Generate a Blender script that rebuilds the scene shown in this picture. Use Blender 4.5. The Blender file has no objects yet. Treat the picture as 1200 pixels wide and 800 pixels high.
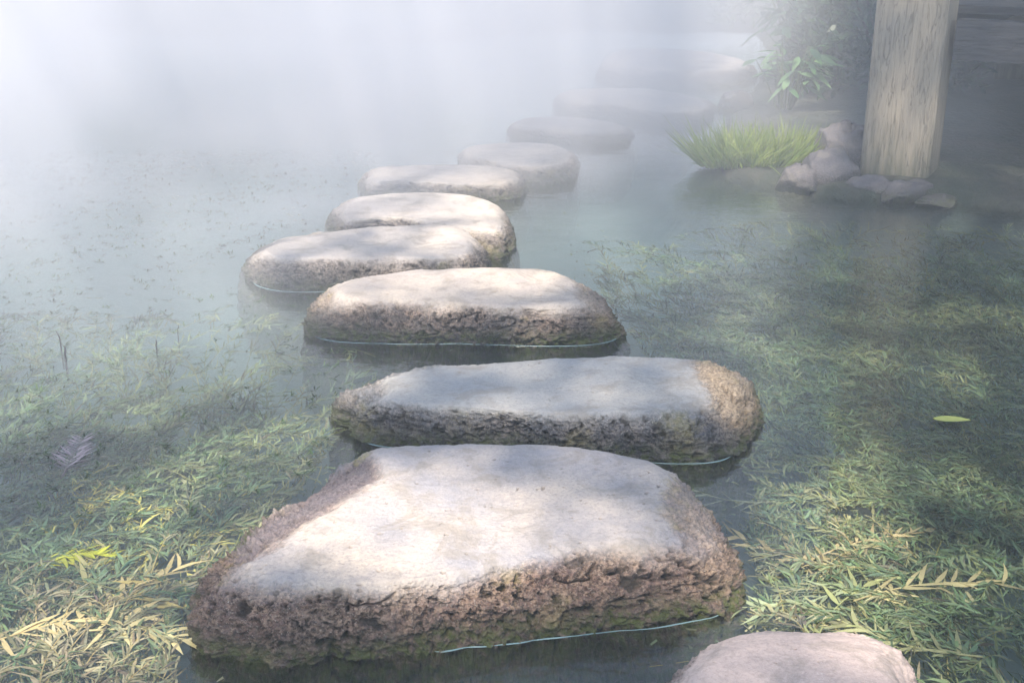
import bpy, math, random
import numpy as np
from mathutils import Vector, Matrix

R = math.radians
rng = np.random.default_rng(11)
random.seed(5)
sc = bpy.context.scene
COL = sc.collection

# ------------------------------------------------------------------ camera
CH, F, PITCH = 1.2, 1405.0, R(20.3)
cam_d = bpy.data.cameras.new('camera')
cam_d.sensor_width = 36.0
cam_d.lens = 36.0 * F / 1200.0
cam_d.clip_start, cam_d.clip_end = 0.05, 500
cam = bpy.data.objects.new('camera', cam_d)
cam.location = (0, 0, CH)
cam.rotation_euler = (math.pi / 2 - PITCH, 0, 0)
COL.objects.link(cam)
sc.camera = cam
CP, SP = math.cos(PITCH), math.sin(PITCH)


def P(px, py, z=0.0):
    """ground point seen at photo coordinate px,py at height z"""
    a, b = (px - 600) / F, (400 - py) / F
    d = np.array([a, CP + b * SP, -SP + b * CP])
    t = (z - CH) / d[2]
    return np.array([d[0] * t, d[1] * t])


def topx(x, y, z=0.0):
    """photo coordinate of world points (arrays)"""
    dz = z - CH
    dep = y * CP - dz * SP
    up = y * SP + dz * CP
    return 600 + F * x / dep, 400 - F * up / dep


# ------------------------------------------------------------------ helpers
def mesh_obj(name, V, Fc, mat=None, parent=None, smooth=True, attrs=None, cols=None):
    me = bpy.data.meshes.new(name)
    V = np.asarray(V, dtype=np.float32)
    if isinstance(Fc, np.ndarray):
        n, k = Fc.shape
        me.vertices.add(len(V)); me.vertices.foreach_set('co', V.ravel())
        me.loops.add(n * k); me.loops.foreach_set('vertex_index', Fc.astype(np.int32).ravel())
        me.polygons.add(n)
        me.polygons.foreach_set('loop_start', (np.arange(n) * k).astype(np.int32))
        me.polygons.foreach_set('loop_total', np.full(n, k, dtype=np.int32))
    else:
        me.from_pydata([tuple(v) for v in V.tolist()], [], Fc)
    me.update(calc_edges=True)
    me.validate()
    me.polygons.foreach_set('use_smooth', np.full(len(me.polygons), smooth, dtype=bool))
    for k_, a in (attrs or {}).items():
        at = me.attributes.new(k_, 'FLOAT', 'POINT')
        at.data.foreach_set('value', np.asarray(a, dtype=np.float32))
    if cols is not None:
        at = me.attributes.new('tint', 'FLOAT_COLOR', 'POINT')
        c4 = np.ones((len(V), 4), dtype=np.float32); c4[:, :3] = cols
        at.data.foreach_set('color', c4.ravel())
    if mat: me.materials.append(mat)
    o = bpy.data.objects.new(name, me)
    COL.objects.link(o)
    if parent: o.parent = parent
    return o


def tag(o, label=None, cat=None, group=None, kind=None):
    if label: o['label'] = label
    if cat: o['category'] = cat
    if group: o['group'] = group
    if kind: o['kind'] = kind
    return o


def empty(name, loc=(0, 0, 0), rz=0.0):
    o = bpy.data.objects.new(name, None)
    o.empty_display_size = 0.1
    o.location = loc; o.rotation_euler = (0, 0, rz)
    COL.objects.link(o)
    return o


_perm = rng.permutation(256)
_perm = np.concatenate([_perm, _perm, _perm])
_g = rng.normal(size=(256, 3)); _g /= np.linalg.norm(_g, axis=1)[:, None]


def pn(p, off=0.0):
    p = np.asarray(p, dtype=np.float64) + off
    i = np.floor(p).astype(int); f = p - i
    u = f * f * f * (f * (f * 6 - 15) + 10)
    i &= 255
    out = 0
    for dx in (0, 1):
        wx = u[:, 0] if dx else 1 - u[:, 0]
        for dy in (0, 1):
            wy = u[:, 1] if dy else 1 - u[:, 1]
            for dz in (0, 1):
                wz = u[:, 2] if dz else 1 - u[:, 2]
                h = _perm[_perm[_perm[(i[:, 0] + dx) & 255] + ((i[:, 1] + dy) & 255)] + ((i[:, 2] + dz) & 255)]
                g = _g[h]
                d = g[:, 0] * (f[:, 0] - dx) + g[:, 1] * (f[:, 1] - dy) + g[:, 2] * (f[:, 2] - dz)
                out = out + wx * wy * wz * d
    return out * 1.6


def fbm(p, oct=4, off=0.0, gain=0.5):
    a, s, t = 1.0, 0.0, 0.0
    q = np.asarray(p, dtype=np.float64)
    for k in range(oct):
        s = s + a * pn(q, off + 17.3 * k); t += a
        a *= gain; q = q * 2.03
    return s / t


def sstep(e0, e1, x):
    t = np.clip((x - e0) / (e1 - e0), 0, 1)
    return t * t * (3 - 2 * t)


# ------------------------------------------------------------------ materials
class NT:
    def __init__(s, name):
        s.m = bpy.data.materials.new(name); s.m.use_nodes = True
        s.t = s.m.node_tree; s.t.nodes.clear()
        s.out = s.t.nodes.new('ShaderNodeOutputMaterial')

    def n(s, typ, **kw):
        nd = s.t.nodes.new(typ)
        for k, v in kw.items():
            if hasattr(nd, k): setattr(nd, k, v)
        return nd

    def inp(s, nd, key, v):
        if isinstance(v, bpy.types.NodeSocket): s.t.links.new(v, nd.inputs[key])
        elif v is not None: nd.inputs[key].default_value = v
        return nd

    def noise(s, scale, detail=4, rough=0.55, vec=None, dist=0.0):
        nd = s.n('ShaderNodeTexNoise')
        nd.inputs['Scale'].default_value = scale; nd.inputs['Detail'].default_value = detail
        nd.inputs['Roughness'].default_value = rough; nd.inputs['Distortion'].default_value = dist
        if vec is not None: s.t.links.new(vec, nd.inputs['Vector'])
        return nd.outputs['Fac']

    def pos(s):
        return s.n('ShaderNodeNewGeometry').outputs['Position']

    def ramp(s, fac, stops):
        nd = s.n('ShaderNodeValToRGB'); e = nd.color_ramp.elements
        while len(e) < len(stops): e.new(0.5)
        for el, (p, c) in zip(e, stops):
            el.position = p
            el.color = (c, c, c, 1) if isinstance(c, (int, float)) else (*c, 1)
        s.t.links.new(fac, nd.inputs['Fac'])
        return nd.outputs['Color']

    def mix(s, fac, a, b, mode='MIX'):
        nd = s.n('ShaderNodeMix'); nd.data_type = 'RGBA'; nd.blend_type = mode
        for k, v in ((0, fac), (6, a), (7, b)):
            if isinstance(v, bpy.types.NodeSocket): s.t.links.new(v, nd.inputs[k])
            elif isinstance(v, (int, float)): nd.inputs[k].default_value = v if k == 0 else (v, v, v, 1)
            else: nd.inputs[k].default_value = (*v, 1)
        return nd.outputs[2]

    def math(s, op, a, b=None, c=None, clamp=False):
        nd = s.n('ShaderNodeMath'); nd.operation = op; nd.use_clamp = clamp
        for k, v in ((0, a), (1, b), (2, c)):
            if v is None: continue
            if isinstance(v, bpy.types.NodeSocket): s.t.links.new(v, nd.inputs[k])
            else: nd.inputs[k].default_value = v
        return nd.outputs[0]

    def attr(s, name, out='Fac'):
        nd = s.n('ShaderNodeAttribute'); nd.attribute_name = name
        return nd.outputs[out]

    def bump(s, h, strength, dist, nrm=None):
        nd = s.n('ShaderNodeBump')
        nd.inputs['Strength'].default_value = strength; nd.inputs['Distance'].default_value = dist
        s.t.links.new(h, nd.inputs['Height'])
        if nrm is not None: s.t.links.new(nrm, nd.inputs['Normal'])
        return nd.outputs['Normal']

    def pbr(s, col, rough=0.8, nrm=None, spec=0.5, **kw):
        nd = s.n('ShaderNodeBsdfPrincipled')
        s.inp(nd, 'Base Color', col if isinstance(col, bpy.types.NodeSocket) else (*col, 1))
        s.inp(nd, 'Roughness', rough); s.inp(nd, 'Specular IOR Level', spec)
        if nrm is not None: s.inp(nd, 'Normal', nrm)
        for k, v in kw.items(): s.inp(nd, k, v)
        s.t.links.new(nd.outputs[0], s.out.inputs['Surface'])
        return nd


def stone_mat(name, top_a, top_b, side_a, side_b, moss=0.6, lichen=0.5, seed=0.0, fine=1.0):
    s = NT(name)
    mp = s.n('ShaderNodeVectorMath'); mp.operation = 'ADD'
    s.t.links.new(s.pos(), mp.inputs[0]); mp.inputs[1].default_value = (seed, seed * 1.7, seed * .3)
    v = mp.outputs[0]
    side = s.attr('side'); pit = s.attr('pit'); spot = s.attr('spot')
    sep = s.n('ShaderNodeSeparateXYZ'); s.t.links.new(s.pos(), sep.inputs[0]); z = sep.outputs['Z']
    n1 = s.noise(4.0, 5, 0.6, v); n2 = s.noise(70, 5, 0.65, v); n3 = s.noise(330, 4, 0.7, v); n4 = s.noise(19, 7, 0.7, v, 0.4); n5 = s.noise(150, 5, 0.7, v)
    top = s.mix(s.ramp(n1, [(0.35, 0.0), (0.65, 1.0)]), top_a, top_b)
    top = s.mix(s.ramp(n5, [(0.36, 0.5), (0.52, 0.0)]), top, tuple(c * 0.68 for c in top_a))
    top = s.mix(s.ramp(n4, [(0.30, 0.45), (0.50, 0.0)]), top, tuple(c * 0.72 for c in top_a))
    side_c = s.mix(s.ramp(n4, [(0.38, 0.0), (0.62, 1.0)]), side_a, side_b)
    side_c = s.mix(s.ramp(n5, [(0.42, 0.95), (0.56, 0.0)]), side_c, tuple(c * 0.22 for c in side_a))
    side_c = s.mix(s.ramp(n2, [(0.52, 0.0), (0.66, 0.55)]), side_c, tuple(min(1, c * 1.45) for c in side_b))
    side_c = s.mix(s.ramp(n3, [(0.57, 0.0), (0.70, 0.9)]), side_c, (0.66, 0.58, 0.47))
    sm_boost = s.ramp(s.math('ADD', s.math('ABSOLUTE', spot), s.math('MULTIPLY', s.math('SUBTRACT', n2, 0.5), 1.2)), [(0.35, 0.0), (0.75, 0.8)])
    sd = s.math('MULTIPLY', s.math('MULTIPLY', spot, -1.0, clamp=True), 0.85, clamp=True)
    side_c = s.mix(sd, side_c, s.mix(n5, (0.06, 0.055, 0.065), (0.24, 0.22, 0.25)))  # negative spot: shade of a turned-away facet, painted in dark grey
    st = s.math('MULTIPLY', s.math('MULTIPLY', spot, 1.0, clamp=True), 0.85)
    side_c = s.mix(st, side_c, s.mix(s.ramp(n5, [(.38, 0.), (.6, 1.)]), (0.17, 0.11, 0.06), (0.58, 0.44, 0.27)))
    # ragged border between worn top and rough side
    sm = s.math('ADD', side, s.math('MULTIPLY', s.math('SUBTRACT', n4, 0.5), 0.8))
    sm = s.ramp(sm, [(0.18, 0.0), (1.0, 1.0)])
    sm = s.math('MAXIMUM', sm, sm_boost)
    col = s.mix(sm, top, side_c)
    # speckle in the worn top
    col = s.mix(s.math('MULTIPLY', s.ramp(n3, [(0.60, 0.0), (0.70, 1.0)]), 0.35), col, (0.72, 0.70, 0.68))
    # pits and cracks are coloured nearly black
    col = s.mix(s.math('MULTIPLY', pit, 1.0, clamp=True), col, (0.016, 0.012, 0.010))
    stn = s.ramp(s.noise(11, 6, .7, v, .8), [(0.50, 0.0), (0.62, 0.5)])
    col = s.mix(s.math('MULTIPLY', stn, s.math('SUBTRACT', 1.0, s.math('MULTIPLY', sm, .7))), col, (0.20, 0.18, 0.15))
    # lichen
    lm = s.math('MULTIPLY', s.ramp(s.noise(5.2, 4, 0.6, v), [(0.52, 0.0), (0.64, 1.0)]), s.ramp(n4, [(0.42, 0.0), (0.6, 1.0)]))
    lm = s.math('MULTIPLY', lm, s.math('MULTIPLY', sm, lichen))
    col = s.mix(lm, col, (0.36, 0.33, 0.09))
    # moss and wet band near the water
    zz = s.math('ADD', z, s.math('MULTIPLY', s.math('SUBTRACT', n4, 0.5), 0.07))
    wet = s.ramp(zz, [(0.0, 1.0), (0.03, 0.8), (0.085, 0.0)])
    col = s.mix(s.math('MULTIPLY', wet, 0.62), col, (0.035, 0.036, 0.035))
    mm = s.math('MULTIPLY', s.ramp(zz, [(0.012, 1.0), (0.048, 0.0)]), s.ramp(s.noise(55, 4, 0.6, v), [(0.40, 0.0), (0.56, moss)]))
    col = s.mix(mm, col, s.mix(n3, (0.030, 0.046, 0.012), (0.10, 0.125, 0.03)))
    h = s.math('ADD', s.math('MULTIPLY', n3, 0.45), n2)
    bs = s.math('ADD', s.math('MULTIPLY', sm, 0.75), 0.22)
    b = s.n('ShaderNodeBump'); b.inputs['Distance'].default_value = 0.012 * fine
    s.t.links.new(bs, b.inputs['Strength']); s.t.links.new(h, b.inputs['Height'])
    rough = s.math('SUBTRACT', 0.86, s.math('MULTIPLY', wet, 0.5))
    s.pbr(col, rough, b.outputs[0], 0.35)
    return s.m


# ------------------------------------------------------------------ stones
def closed_curve(pts, n=40):
    pts = np.asarray(pts); m = len(pts); out = []
    for i in range(m):
        p0, p1, p2, p3 = pts[i - 1], pts[i], pts[(i + 1) % m], pts[(i + 2) % m]
        for t in np.linspace(0, 1, n, endpoint=False):
            out.append(0.5 * ((2 * p1) + (-p0 + p2) * t + (2 * p0 - 5 * p1 + 4 * p2 - p3) * t * t + (-p0 + 3 * p1 - 3 * p2 + p3) * t ** 3))
    return np.array(out)


def radial(curve, c, th):
    d = curve - c
    a = np.arctan2(d[:, 1], d[:, 0]); r = np.hypot(d[:, 0], d[:, 1])
    o = np.argsort(a); a, r = a[o], r[o]
    a = np.concatenate([a - 2 * math.pi, a, a + 2 * math.pi]); r = np.concatenate([r, r, r])
    return np.interp(th, a, r)


def make_stone(label, H, top_px, base_px, mat, na=420, nt=90, ns=110, rough=1.0, prof=1.25, tilt=(0, 0),
               seed=0.0, name='stepping_stone', group='stepping stones across the pond', cat='stepping stone', depth=0.32, rise=None, chips=()):
    top = np.array([P(x, y, H) for x, y in top_px]); base = np.array([P(x, y, 0) for x, y in base_px])
    ct, cb = closed_curve(top), closed_curve(base)
    c = ct.mean(0)
    th = np.linspace(-math.pi, math.pi, na, endpoint=False)
    front = np.clip(0.62 - 0.62 * np.sin(th), 0, 1)
    rt, rb = radial(ct, c, th), radial(cb, c, th)
    rb = np.maximum(rb, rt * 1.0 + 0.008)
    rt = rt - np.minimum(0.055, 0.16 * rt) * (0.35 + 0.65 * front)
    rows_r, rows_z, rows_s = [], [], []
    for t in np.linspace(0.0, 1.0, nt) ** 0.8:
        if t == 0: t = 0.004
        rows_r.append(rt * t); rows_z.append(np.full(na, H)); rows_s.append(0.16 * front * max(0, (t - 0.80) / 0.20))
    for s_ in np.linspace(0, 1, ns)[1:]:
        a = math.sin(s_ * math.pi / 2) ** prof; b = math.cos(s_ * math.pi / 2) ** prof
        rows_r.append(rt + (rb - rt) * a); rows_z.append(np.full(na, H * b)); rows_s.append(np.minimum(1.0, 0.16 * front + s_ * (0.7 + 0.75 * front)))
    nb = 26
    for s_ in np.linspace(0, 1, nb)[1:]:
        rows_r.append(rb * (1 + 0.10 * s_ - 0.22 * s_ ** 3)); rows_z.append(np.full(na, -depth * s_)); rows_s.append(np.ones(na))
    rr, zz, ss = np.array(rows_r), np.array(rows_z), np.array(rows_s)
    nr = len(rr)
    X = c[0] + rr * np.cos(th); Y = c[1] + rr * np.sin(th)
    V = np.stack([X.ravel(), Y.ravel(), zz.ravel()], 1)
    S = ss.ravel()
    # normals of the smooth form
    idx = np.arange(nr * na).reshape(nr, na)
    A = V.reshape(nr, na, 3)
    du = np.roll(A, -1, 1) - np.roll(A, 1, 1)
    dv = np.gradient(A, axis=0)
    N = np.cross(dv, du); N /= np.linalg.norm(N, axis=2)[:, :, None] + 1e-12
    N[0] = (0, 0, 1); N = N.reshape(-1, 3)
    N[(N[:, 2] < 0) & (S < 0.5)] *= -1
    q = V + (seed * 3.1, seed * 1.3, 0)
    near_top = S
    side = sstep(0.15, 0.95, near_top + 0.45 * fbm(q * 5, 5, 3.0, 0.6) * (S > 0.01))
    big = fbm(q * 3.2, 4, 1.0)
    med = fbm(q * np.array([12, 12, 20.0]), 6, 5.0, 0.66)
    pitn = np.maximum(fbm(q * 60, 3, 9.0), fbm(q * np.array([24, 24, 34.0]), 4, 19.0) * 0.92)
    chunk = np.abs(fbm(q * np.array([4, 4, 11.0]), 4, 31.0, 0.6))
    pit0 = sstep(0.20, 0.42, pitn)
    pit = sstep(0.20, 0.42, pitn) * side
    crack = sstep(0.05, 0.0, chunk) * side * sstep(-0.05, 0.25, fbm(q * 6, 2, 77.0))
    fine = fbm(q * 75, 3, 13.0, 0.6)
    lump = fbm(q * np.array([5.0, 5.0, 3.0]), 3, 61.0)
    pit = np.maximum(pit, 0.40 * sstep(0.44, 0.58, pitn) * (1 - side))
    disp = 0.026 * lump * np.clip(S * 1.6, 0, 1) * (zz.ravel() > -0.05) * (0.5 + 0.5 * rough) + rough * (0.020 * big * (0.45 + side) + 0.028 * med * side - 0.013 * pit - 0.016 * crack + 0.014 * fine * side + 0.0010 * fine + 0.0035 * med * (1 - side))
    V = V + N * disp[:, None]
    above = V[:, 2] > 0
    V[:, 2] += above * (V[:, 2] / max(H, 1e-3)) * ((V[:, 0] - c[0]) * tilt[0] + (V[:, 1] - c[1]) * tilt[1])
    cpx, cpy = topx(V[:, 0], V[:, 1], V[:, 2])
    spot = np.zeros(len(V))
    for (ax, ay, bx, by, wd_, dp, sp) in chips:
        t = np.clip(((cpx - ax) * (bx - ax) + (cpy - ay) * (by - ay)) / ((bx - ax) ** 2 + (by - ay) ** 2), 0, 1)
        dd = np.hypot(cpx - ax - t * (bx - ax), cpy - ay - t * (by - ay)) / wd_ + 0.55 * fbm(q * 10, 5, 44.0, .65)
        m_ = sstep(1.15, 0.35, dd) * above
        V[:, 2] -= dp * m_ + m_ * (1 - side) * (0.004 * pit0 - 0.010 * med - 0.004 * fine)
        mc = sstep(1.3, 0.1, dd) * above
        side = np.maximum(side, m_ * (1.0 if sp < 0 else 0.65)); m_ = mc; spot = np.where(m_ > 0, np.where(np.abs(sp * m_) > np.abs(spot), sp * m_, spot), spot)
    if rise is not None:
        V[:, 2] += above * (V[:, 2] / H) * rise(V[:, 0] - c[0], V[:, 1] - c[1])
    # quads
    a0 = idx[:-1]; a1 = idx[1:]
    quads = np.stack([a0, a1, np.roll(a1, -1, 1), np.roll(a0, -1, 1)], 2).reshape(-1, 4)
    ctr = len(V)
    V = np.vstack([V, [c[0], c[1], V[:na, 2].mean()]])
    side = np.append(side, 0); spot = np.append(spot, 0); pitc = np.append(np.clip(pit * 0.9 + crack * 0.6, 0, 1), 0)
    fan = np.stack([np.full(na, ctr), idx[0], np.roll(idx[0], -1), np.full(na, ctr)], 1)
    me_f = [tuple(f) for f in fan[:, :3].tolist()]
    # origin at waterline below its centre
    org = np.array([c[0], c[1], 0.0])
    allf = quads
    o = mesh_obj(name, V - org, allf, mat, attrs={'side': side, 'pit': pitc, 'spot': spot})
    # close the little hole in the middle
    import bmesh
    bm = bmesh.new(); bm.from_mesh(o.data); bm.verts.ensure_lookup_table()
    for f in me_f:
        try:
            nf = bm.faces.new([bm.verts[i] for i in f]); nf.smooth = True
        except ValueError: pass
    bmesh.ops.recalc_face_normals(bm, faces=bm.faces[:])
    bm.to_mesh(o.data); bm.free()
    o.location = org
    tag(o, label, cat, group)
    # radius where the displaced surface crosses the water
    W = V[:nr * na].reshape(nr, na, 3)
    k = nt + ns - 2
    cr = []
    for j in range(na):
        colz = W[:, j, 2]
        kk = np.nonzero(colz > 0.0)[0].max()
        p, p2 = W[kk, j], W[min(kk + 1, nr - 1), j]
        t = p[2] / (p[2] - p2[2] + 1e-9)
        cr.append(p + (p2 - p) * t)
    return o, np.array(cr), org


def glint_rim(parent, ring, org, mat, a0, a1, w=0.004, thick=0.0016):
    """curved strip at the waterline, its pale colour paints the sky reflection"""
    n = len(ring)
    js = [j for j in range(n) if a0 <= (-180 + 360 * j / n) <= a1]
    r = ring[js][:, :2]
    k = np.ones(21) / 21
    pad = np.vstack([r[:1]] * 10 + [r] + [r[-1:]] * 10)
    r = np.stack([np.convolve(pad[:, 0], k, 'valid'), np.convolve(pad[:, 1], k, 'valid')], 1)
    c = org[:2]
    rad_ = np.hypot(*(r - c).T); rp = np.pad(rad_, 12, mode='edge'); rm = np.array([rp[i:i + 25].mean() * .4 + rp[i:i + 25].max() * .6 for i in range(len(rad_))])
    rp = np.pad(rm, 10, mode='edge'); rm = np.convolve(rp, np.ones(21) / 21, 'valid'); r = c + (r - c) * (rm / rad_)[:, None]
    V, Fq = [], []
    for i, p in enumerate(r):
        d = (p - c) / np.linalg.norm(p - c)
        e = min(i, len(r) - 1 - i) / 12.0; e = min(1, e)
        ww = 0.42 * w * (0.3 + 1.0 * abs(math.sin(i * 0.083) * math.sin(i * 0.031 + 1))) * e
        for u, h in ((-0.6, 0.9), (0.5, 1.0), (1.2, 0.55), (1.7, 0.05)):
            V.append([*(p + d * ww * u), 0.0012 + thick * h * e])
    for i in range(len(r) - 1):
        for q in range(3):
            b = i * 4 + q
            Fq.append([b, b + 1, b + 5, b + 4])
    o = mesh_obj('waterline_glint', np.array(V) - org, np.array(Fq), mat, parent)
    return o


M_s1 = stone_mat('rock_worn', (0.27, 0.265, 0.28), (0.46, 0.40, 0.335), (0.20, 0.11, 0.09), (0.40, 0.29, 0.21), moss=0.9, lichen=0.8, seed=0.0)
M_s2 = stone_mat('rock_grey', (0.27, 0.28, 0.285), (0.39, 0.37, 0.33), (0.11, 0.12, 0.15), (0.30, 0.26, 0.23), moss=0.9, lichen=0.5, seed=4.0)
M_s3 = stone_mat('rock_buff', (0.33, 0.30, 0.28), (0.48, 0.42, 0.35), (0.14, 0.12, 0.12), (0.30, 0.22, 0.17), moss=1.0, lichen=0.4, seed=8.0)
M_s4 = stone_mat('rock_pale', (0.34, 0.32, 0.31), (0.48, 0.43, 0.37), (0.22, 0.18, 0.16), (0.32, 0.27, 0.22), moss=0.7, lichen=0.3, seed=12.0)
M_s0 = stone_mat('rock_pink', (0.40, 0.33, 0.30), (0.52, 0.42, 0.37), (0.30, 0.22, 0.19), (0.36, 0.28, 0.24), moss=0.7, lichen=0.3, seed=15.0)
M_rim = NT('water_edge_glint'); M_rim.pbr((0.15, 0.24, 0.25), 0.25, spec=0.6); M_rim = M_rim.m  # pale blue-green painted in as the sky glint on the water's edge

RINGS = []


def S(label, H, top, base, mat, seed, rim=None, **kw):
    o, ring, org = make_stone(label, H, top, base, mat, seed=seed, **kw)
    RINGS.append(ring[:, :2])
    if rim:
        glint_rim(o, ring, org, M_rim, *rim)
    return o


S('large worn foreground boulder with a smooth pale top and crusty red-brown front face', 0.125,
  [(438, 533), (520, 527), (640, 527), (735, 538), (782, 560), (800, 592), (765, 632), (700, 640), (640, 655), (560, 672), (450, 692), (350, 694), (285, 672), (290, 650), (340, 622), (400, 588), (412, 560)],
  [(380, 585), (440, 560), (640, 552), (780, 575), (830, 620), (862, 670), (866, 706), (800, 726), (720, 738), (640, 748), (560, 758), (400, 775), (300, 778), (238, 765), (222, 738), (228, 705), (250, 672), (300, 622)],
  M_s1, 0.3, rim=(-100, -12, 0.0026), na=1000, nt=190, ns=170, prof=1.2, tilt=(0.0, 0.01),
  chips=((425, 548, 285, 636, 26, 0.016, -1.0), (796, 585, 838, 665, 34, 0.004, 0.3)))  # the left chip carries its shade as painted dark grey
S('long flat grey stone just behind the foreground boulder, cracked tan lump at its right end', 0.10,
  [(430, 450), (480, 438), (560, 429), (680, 421), (760, 417), (825, 421), (852, 440), (850, 465), (800, 482), (700, 489), (620, 486), (520, 479), (440, 472), (420, 462)],
  [(405, 478), (440, 462), (560, 450), (760, 440), (860, 455), (894, 482), (898, 503), (868, 528), (810, 540), (750, 536), (700, 526), (640, 519), (560, 512), (480, 505), (400, 497), (390, 489)],
  M_s2, 1.7, rim=(-172, -20, 0.003), na=800, nt=110, ns=120, prof=1.15,
  chips=((842, 432, 872, 485, 40, 0.0, 1.0), (414, 470, 436, 452, 18, 0.012, 0.0)))
S('broad stone with sunlit buff top and a green waterline, third from the foreground', 0.105,
  [(388, 336), (440, 323), (520, 318), (600, 316), (640, 319), (688, 336), (700, 350), (660, 360), (560, 360), (480, 352), (400, 350)],
  [(362, 368), (400, 345), (520, 335), (650, 338), (715, 360), (734, 388), (730, 396), (690, 401), (600, 403), (500, 403), (420, 400), (365, 395), (356, 388)],
  M_s3, 3.1, rim=(-165, -12, 0.0025), na=600, nt=90, ns=100,
  chips=((690, 340, 715, 365, 22, 0.004, 0.5), (378, 345, 366, 380, 18, 0.004, 0.4)))
S('pinkish stone set furthest left, its blunt left end standing in clear water', 0.10,
  [(300, 292), (350, 278), (420, 270), (460, 266), (520, 264), (548, 276), (562, 292), (540, 304), (480, 304), (400, 304), (320, 303)],
  [(284, 312), (310, 296), (400, 284), (530, 282), (566, 298), (572, 315), (560, 330), (480, 336), (400, 336), (330, 334), (290, 329), (283, 320)],
  M_s4, 4.4, rough=0.6, rim=(-170, -100, 0.003), na=440, nt=70, ns=70)
S('slanting misty stone whose right end catches a patch of sun', 0.085,
  [(392, 246), (420, 231), (470, 226), (530, 226), (572, 234), (592, 248), (596, 262), (585, 272), (520, 262), (470, 256), (440, 256), (400, 258)],
  [(386, 262), (420, 245), (540, 245), (590, 256), (605, 276), (603, 293), (588, 306), (560, 304), (500, 288), (440, 274), (400, 273), (387, 270)],
  M_s4, 5.9, rough=0.6, na=360, nt=60, ns=60)
S('hazy stone between the slanting stone and the square-ended one', 0.07,
  [(428, 206), (455, 197), (500, 193), (560, 194), (602, 200), (610, 208), (590, 216), (520, 216), (470, 212), (435, 213)],
  [(422, 216), (440, 208), (530, 204), (600, 208), (614, 218), (614, 228), (600, 234), (560, 235), (480, 230), (428, 223)],
  M_s4, 7.2, rough=0.6, na=320, nt=50, ns=50)
S('square-ended pale stone in the mist with a dark right flank', 0.07,
  [(540, 178), (565, 169), (640, 168), (668, 178), (672, 190), (640, 197), (600, 195), (565, 188)],
  [(536, 187), (560, 180), (640, 178), (674, 188), (676, 198), (660, 207), (620, 207), (570, 199), (545, 193)],
  M_s4, 8.4, rough=0.6, na=280, nt=50, ns=40)
S('narrow ghostly stone tapering to the right in thick mist', 0.06,
  [(598, 146), (622, 137), (690, 139), (735, 150), (720, 156), (670, 156), (630, 152)],
  [(596, 154), (622, 146), (690, 146), (738, 156), (738, 161), (690, 166), (640, 163), (605, 159)],
  M_s4, 9.7, rough=0.6, na=240, nt=40, ns=30)
S('wide faint stone near the bank, second last of the path', 0.07,
  [(652, 112), (680, 104), (760, 105), (830, 120), (826, 130), (780, 133), (720, 124), (670, 121)],
  [(650, 120), (680, 112), (760, 112), (834, 124), (836, 134), (790, 143), (720, 135), (660, 128)],
  M_s4, 11.1, rough=0.6, na=240, nt=40, ns=30)
S('furthest stone of the path, faint pale slab in the mist at the bank', 0.09,
  [(702, 72), (730, 58), (800, 58), (868, 68), (872, 78), (820, 82), (740, 82)],
  [(698, 92), (730, 74), (800, 74), (876, 82), (880, 96), (820, 106), (740, 104)],
  M_s4, 12.3, rough=0.6, na=240, nt=40, ns=30)
S('pinkish stone cut off by the bottom edge of the picture', 0.12,
  [(800, 800), (832, 772), (880, 757), (950, 751), (1000, 755), (1040, 770), (1055, 810), (1040, 880), (900, 920), (780, 860)],
  [(775, 830), (820, 785), (900, 765), (1000, 765), (1062, 790), (1085, 850), (1060, 950), (900, 990), (760, 930)],
  M_s0, 14.0, na=600, nt=110, ns=60)


def in_rings(x, y, grow=1.0):
    """inside any stone at the waterline"""
    hit = np.zeros(len(x), bool)
    for r in RINGS:
        c = r.mean(0)
        th = np.arctan2(y - c[1], x - c[0])
        rr = radial(r, c, th)
        hit |= np.hypot(x - c[0], y - c[1]) < rr * grow + 0.012
    return hit


# ------------------------------------------------------------------ bed, water, banks
s = NT('mud'); v = s.pos()
s.pbr(s.mix(s.ramp(s.noise(2.2, 5, .6, v), [(.35, 0.), (.65, 1.)]), (0.035, 0.050, 0.045), (0.085, 0.095, 0.070)), 0.9, s.bump(s.noise(9, 5, .6, v), 0.6, 0.05))
M_mud = s.m
s = NT('bank_soil'); v = s.pos()
s.pbr(s.mix(s.ramp(s.noise(3.5, 5, .6, v), [(.4, 0.), (.6, 1.)]), (0.022, 0.034, 0.020), (0.055, 0.055, 0.040)), 0.95, s.bump(s.noise(14, 5, .6, v), 0.8, 0.05))
M_soil = s.m


def grid(name, x0, x1, y0, y1, nx, ny, zf, mat):
    xs, ys = np.linspace(x0, x1, nx), np.linspace(y0, y1, ny)
    X, Y = np.meshgrid(xs, ys)
    Z = zf(X.ravel(), Y.ravel())
    V = np.stack([X.ravel(), Y.ravel(), Z], 1)
    i = np.arange(nx * ny).reshape(ny, nx)
    q = np.stack([i[:-1, :-1], i[:-1, 1:], i[1:, 1:], i[1:, :-1]], 2).reshape(-1, 4)
    return mesh_obj(name, V, q, mat)


# shore line of the right bank, seen on the water, continued out of frame
shore = [P(*p) for p in [(1320, 262), (1180, 246), (1090, 236), (1000, 236), (925, 224), (862, 210), (842, 190), (850, 160), (868, 128), (895, 98), (905, 60), (870, 22)]]
shore = [np.array([4.3, 1.2]), np.array([3.9, 3.6])] + shore
SH = closed_curve(np.array(shore + [np.array([1.2, 14.0]), np.array([-9, 14.0]), np.array([-9, 60]), np.array([60, 60]), np.array([60, -30]), np.array([6, -30])]), 1) if False else np.array(shore)


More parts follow.
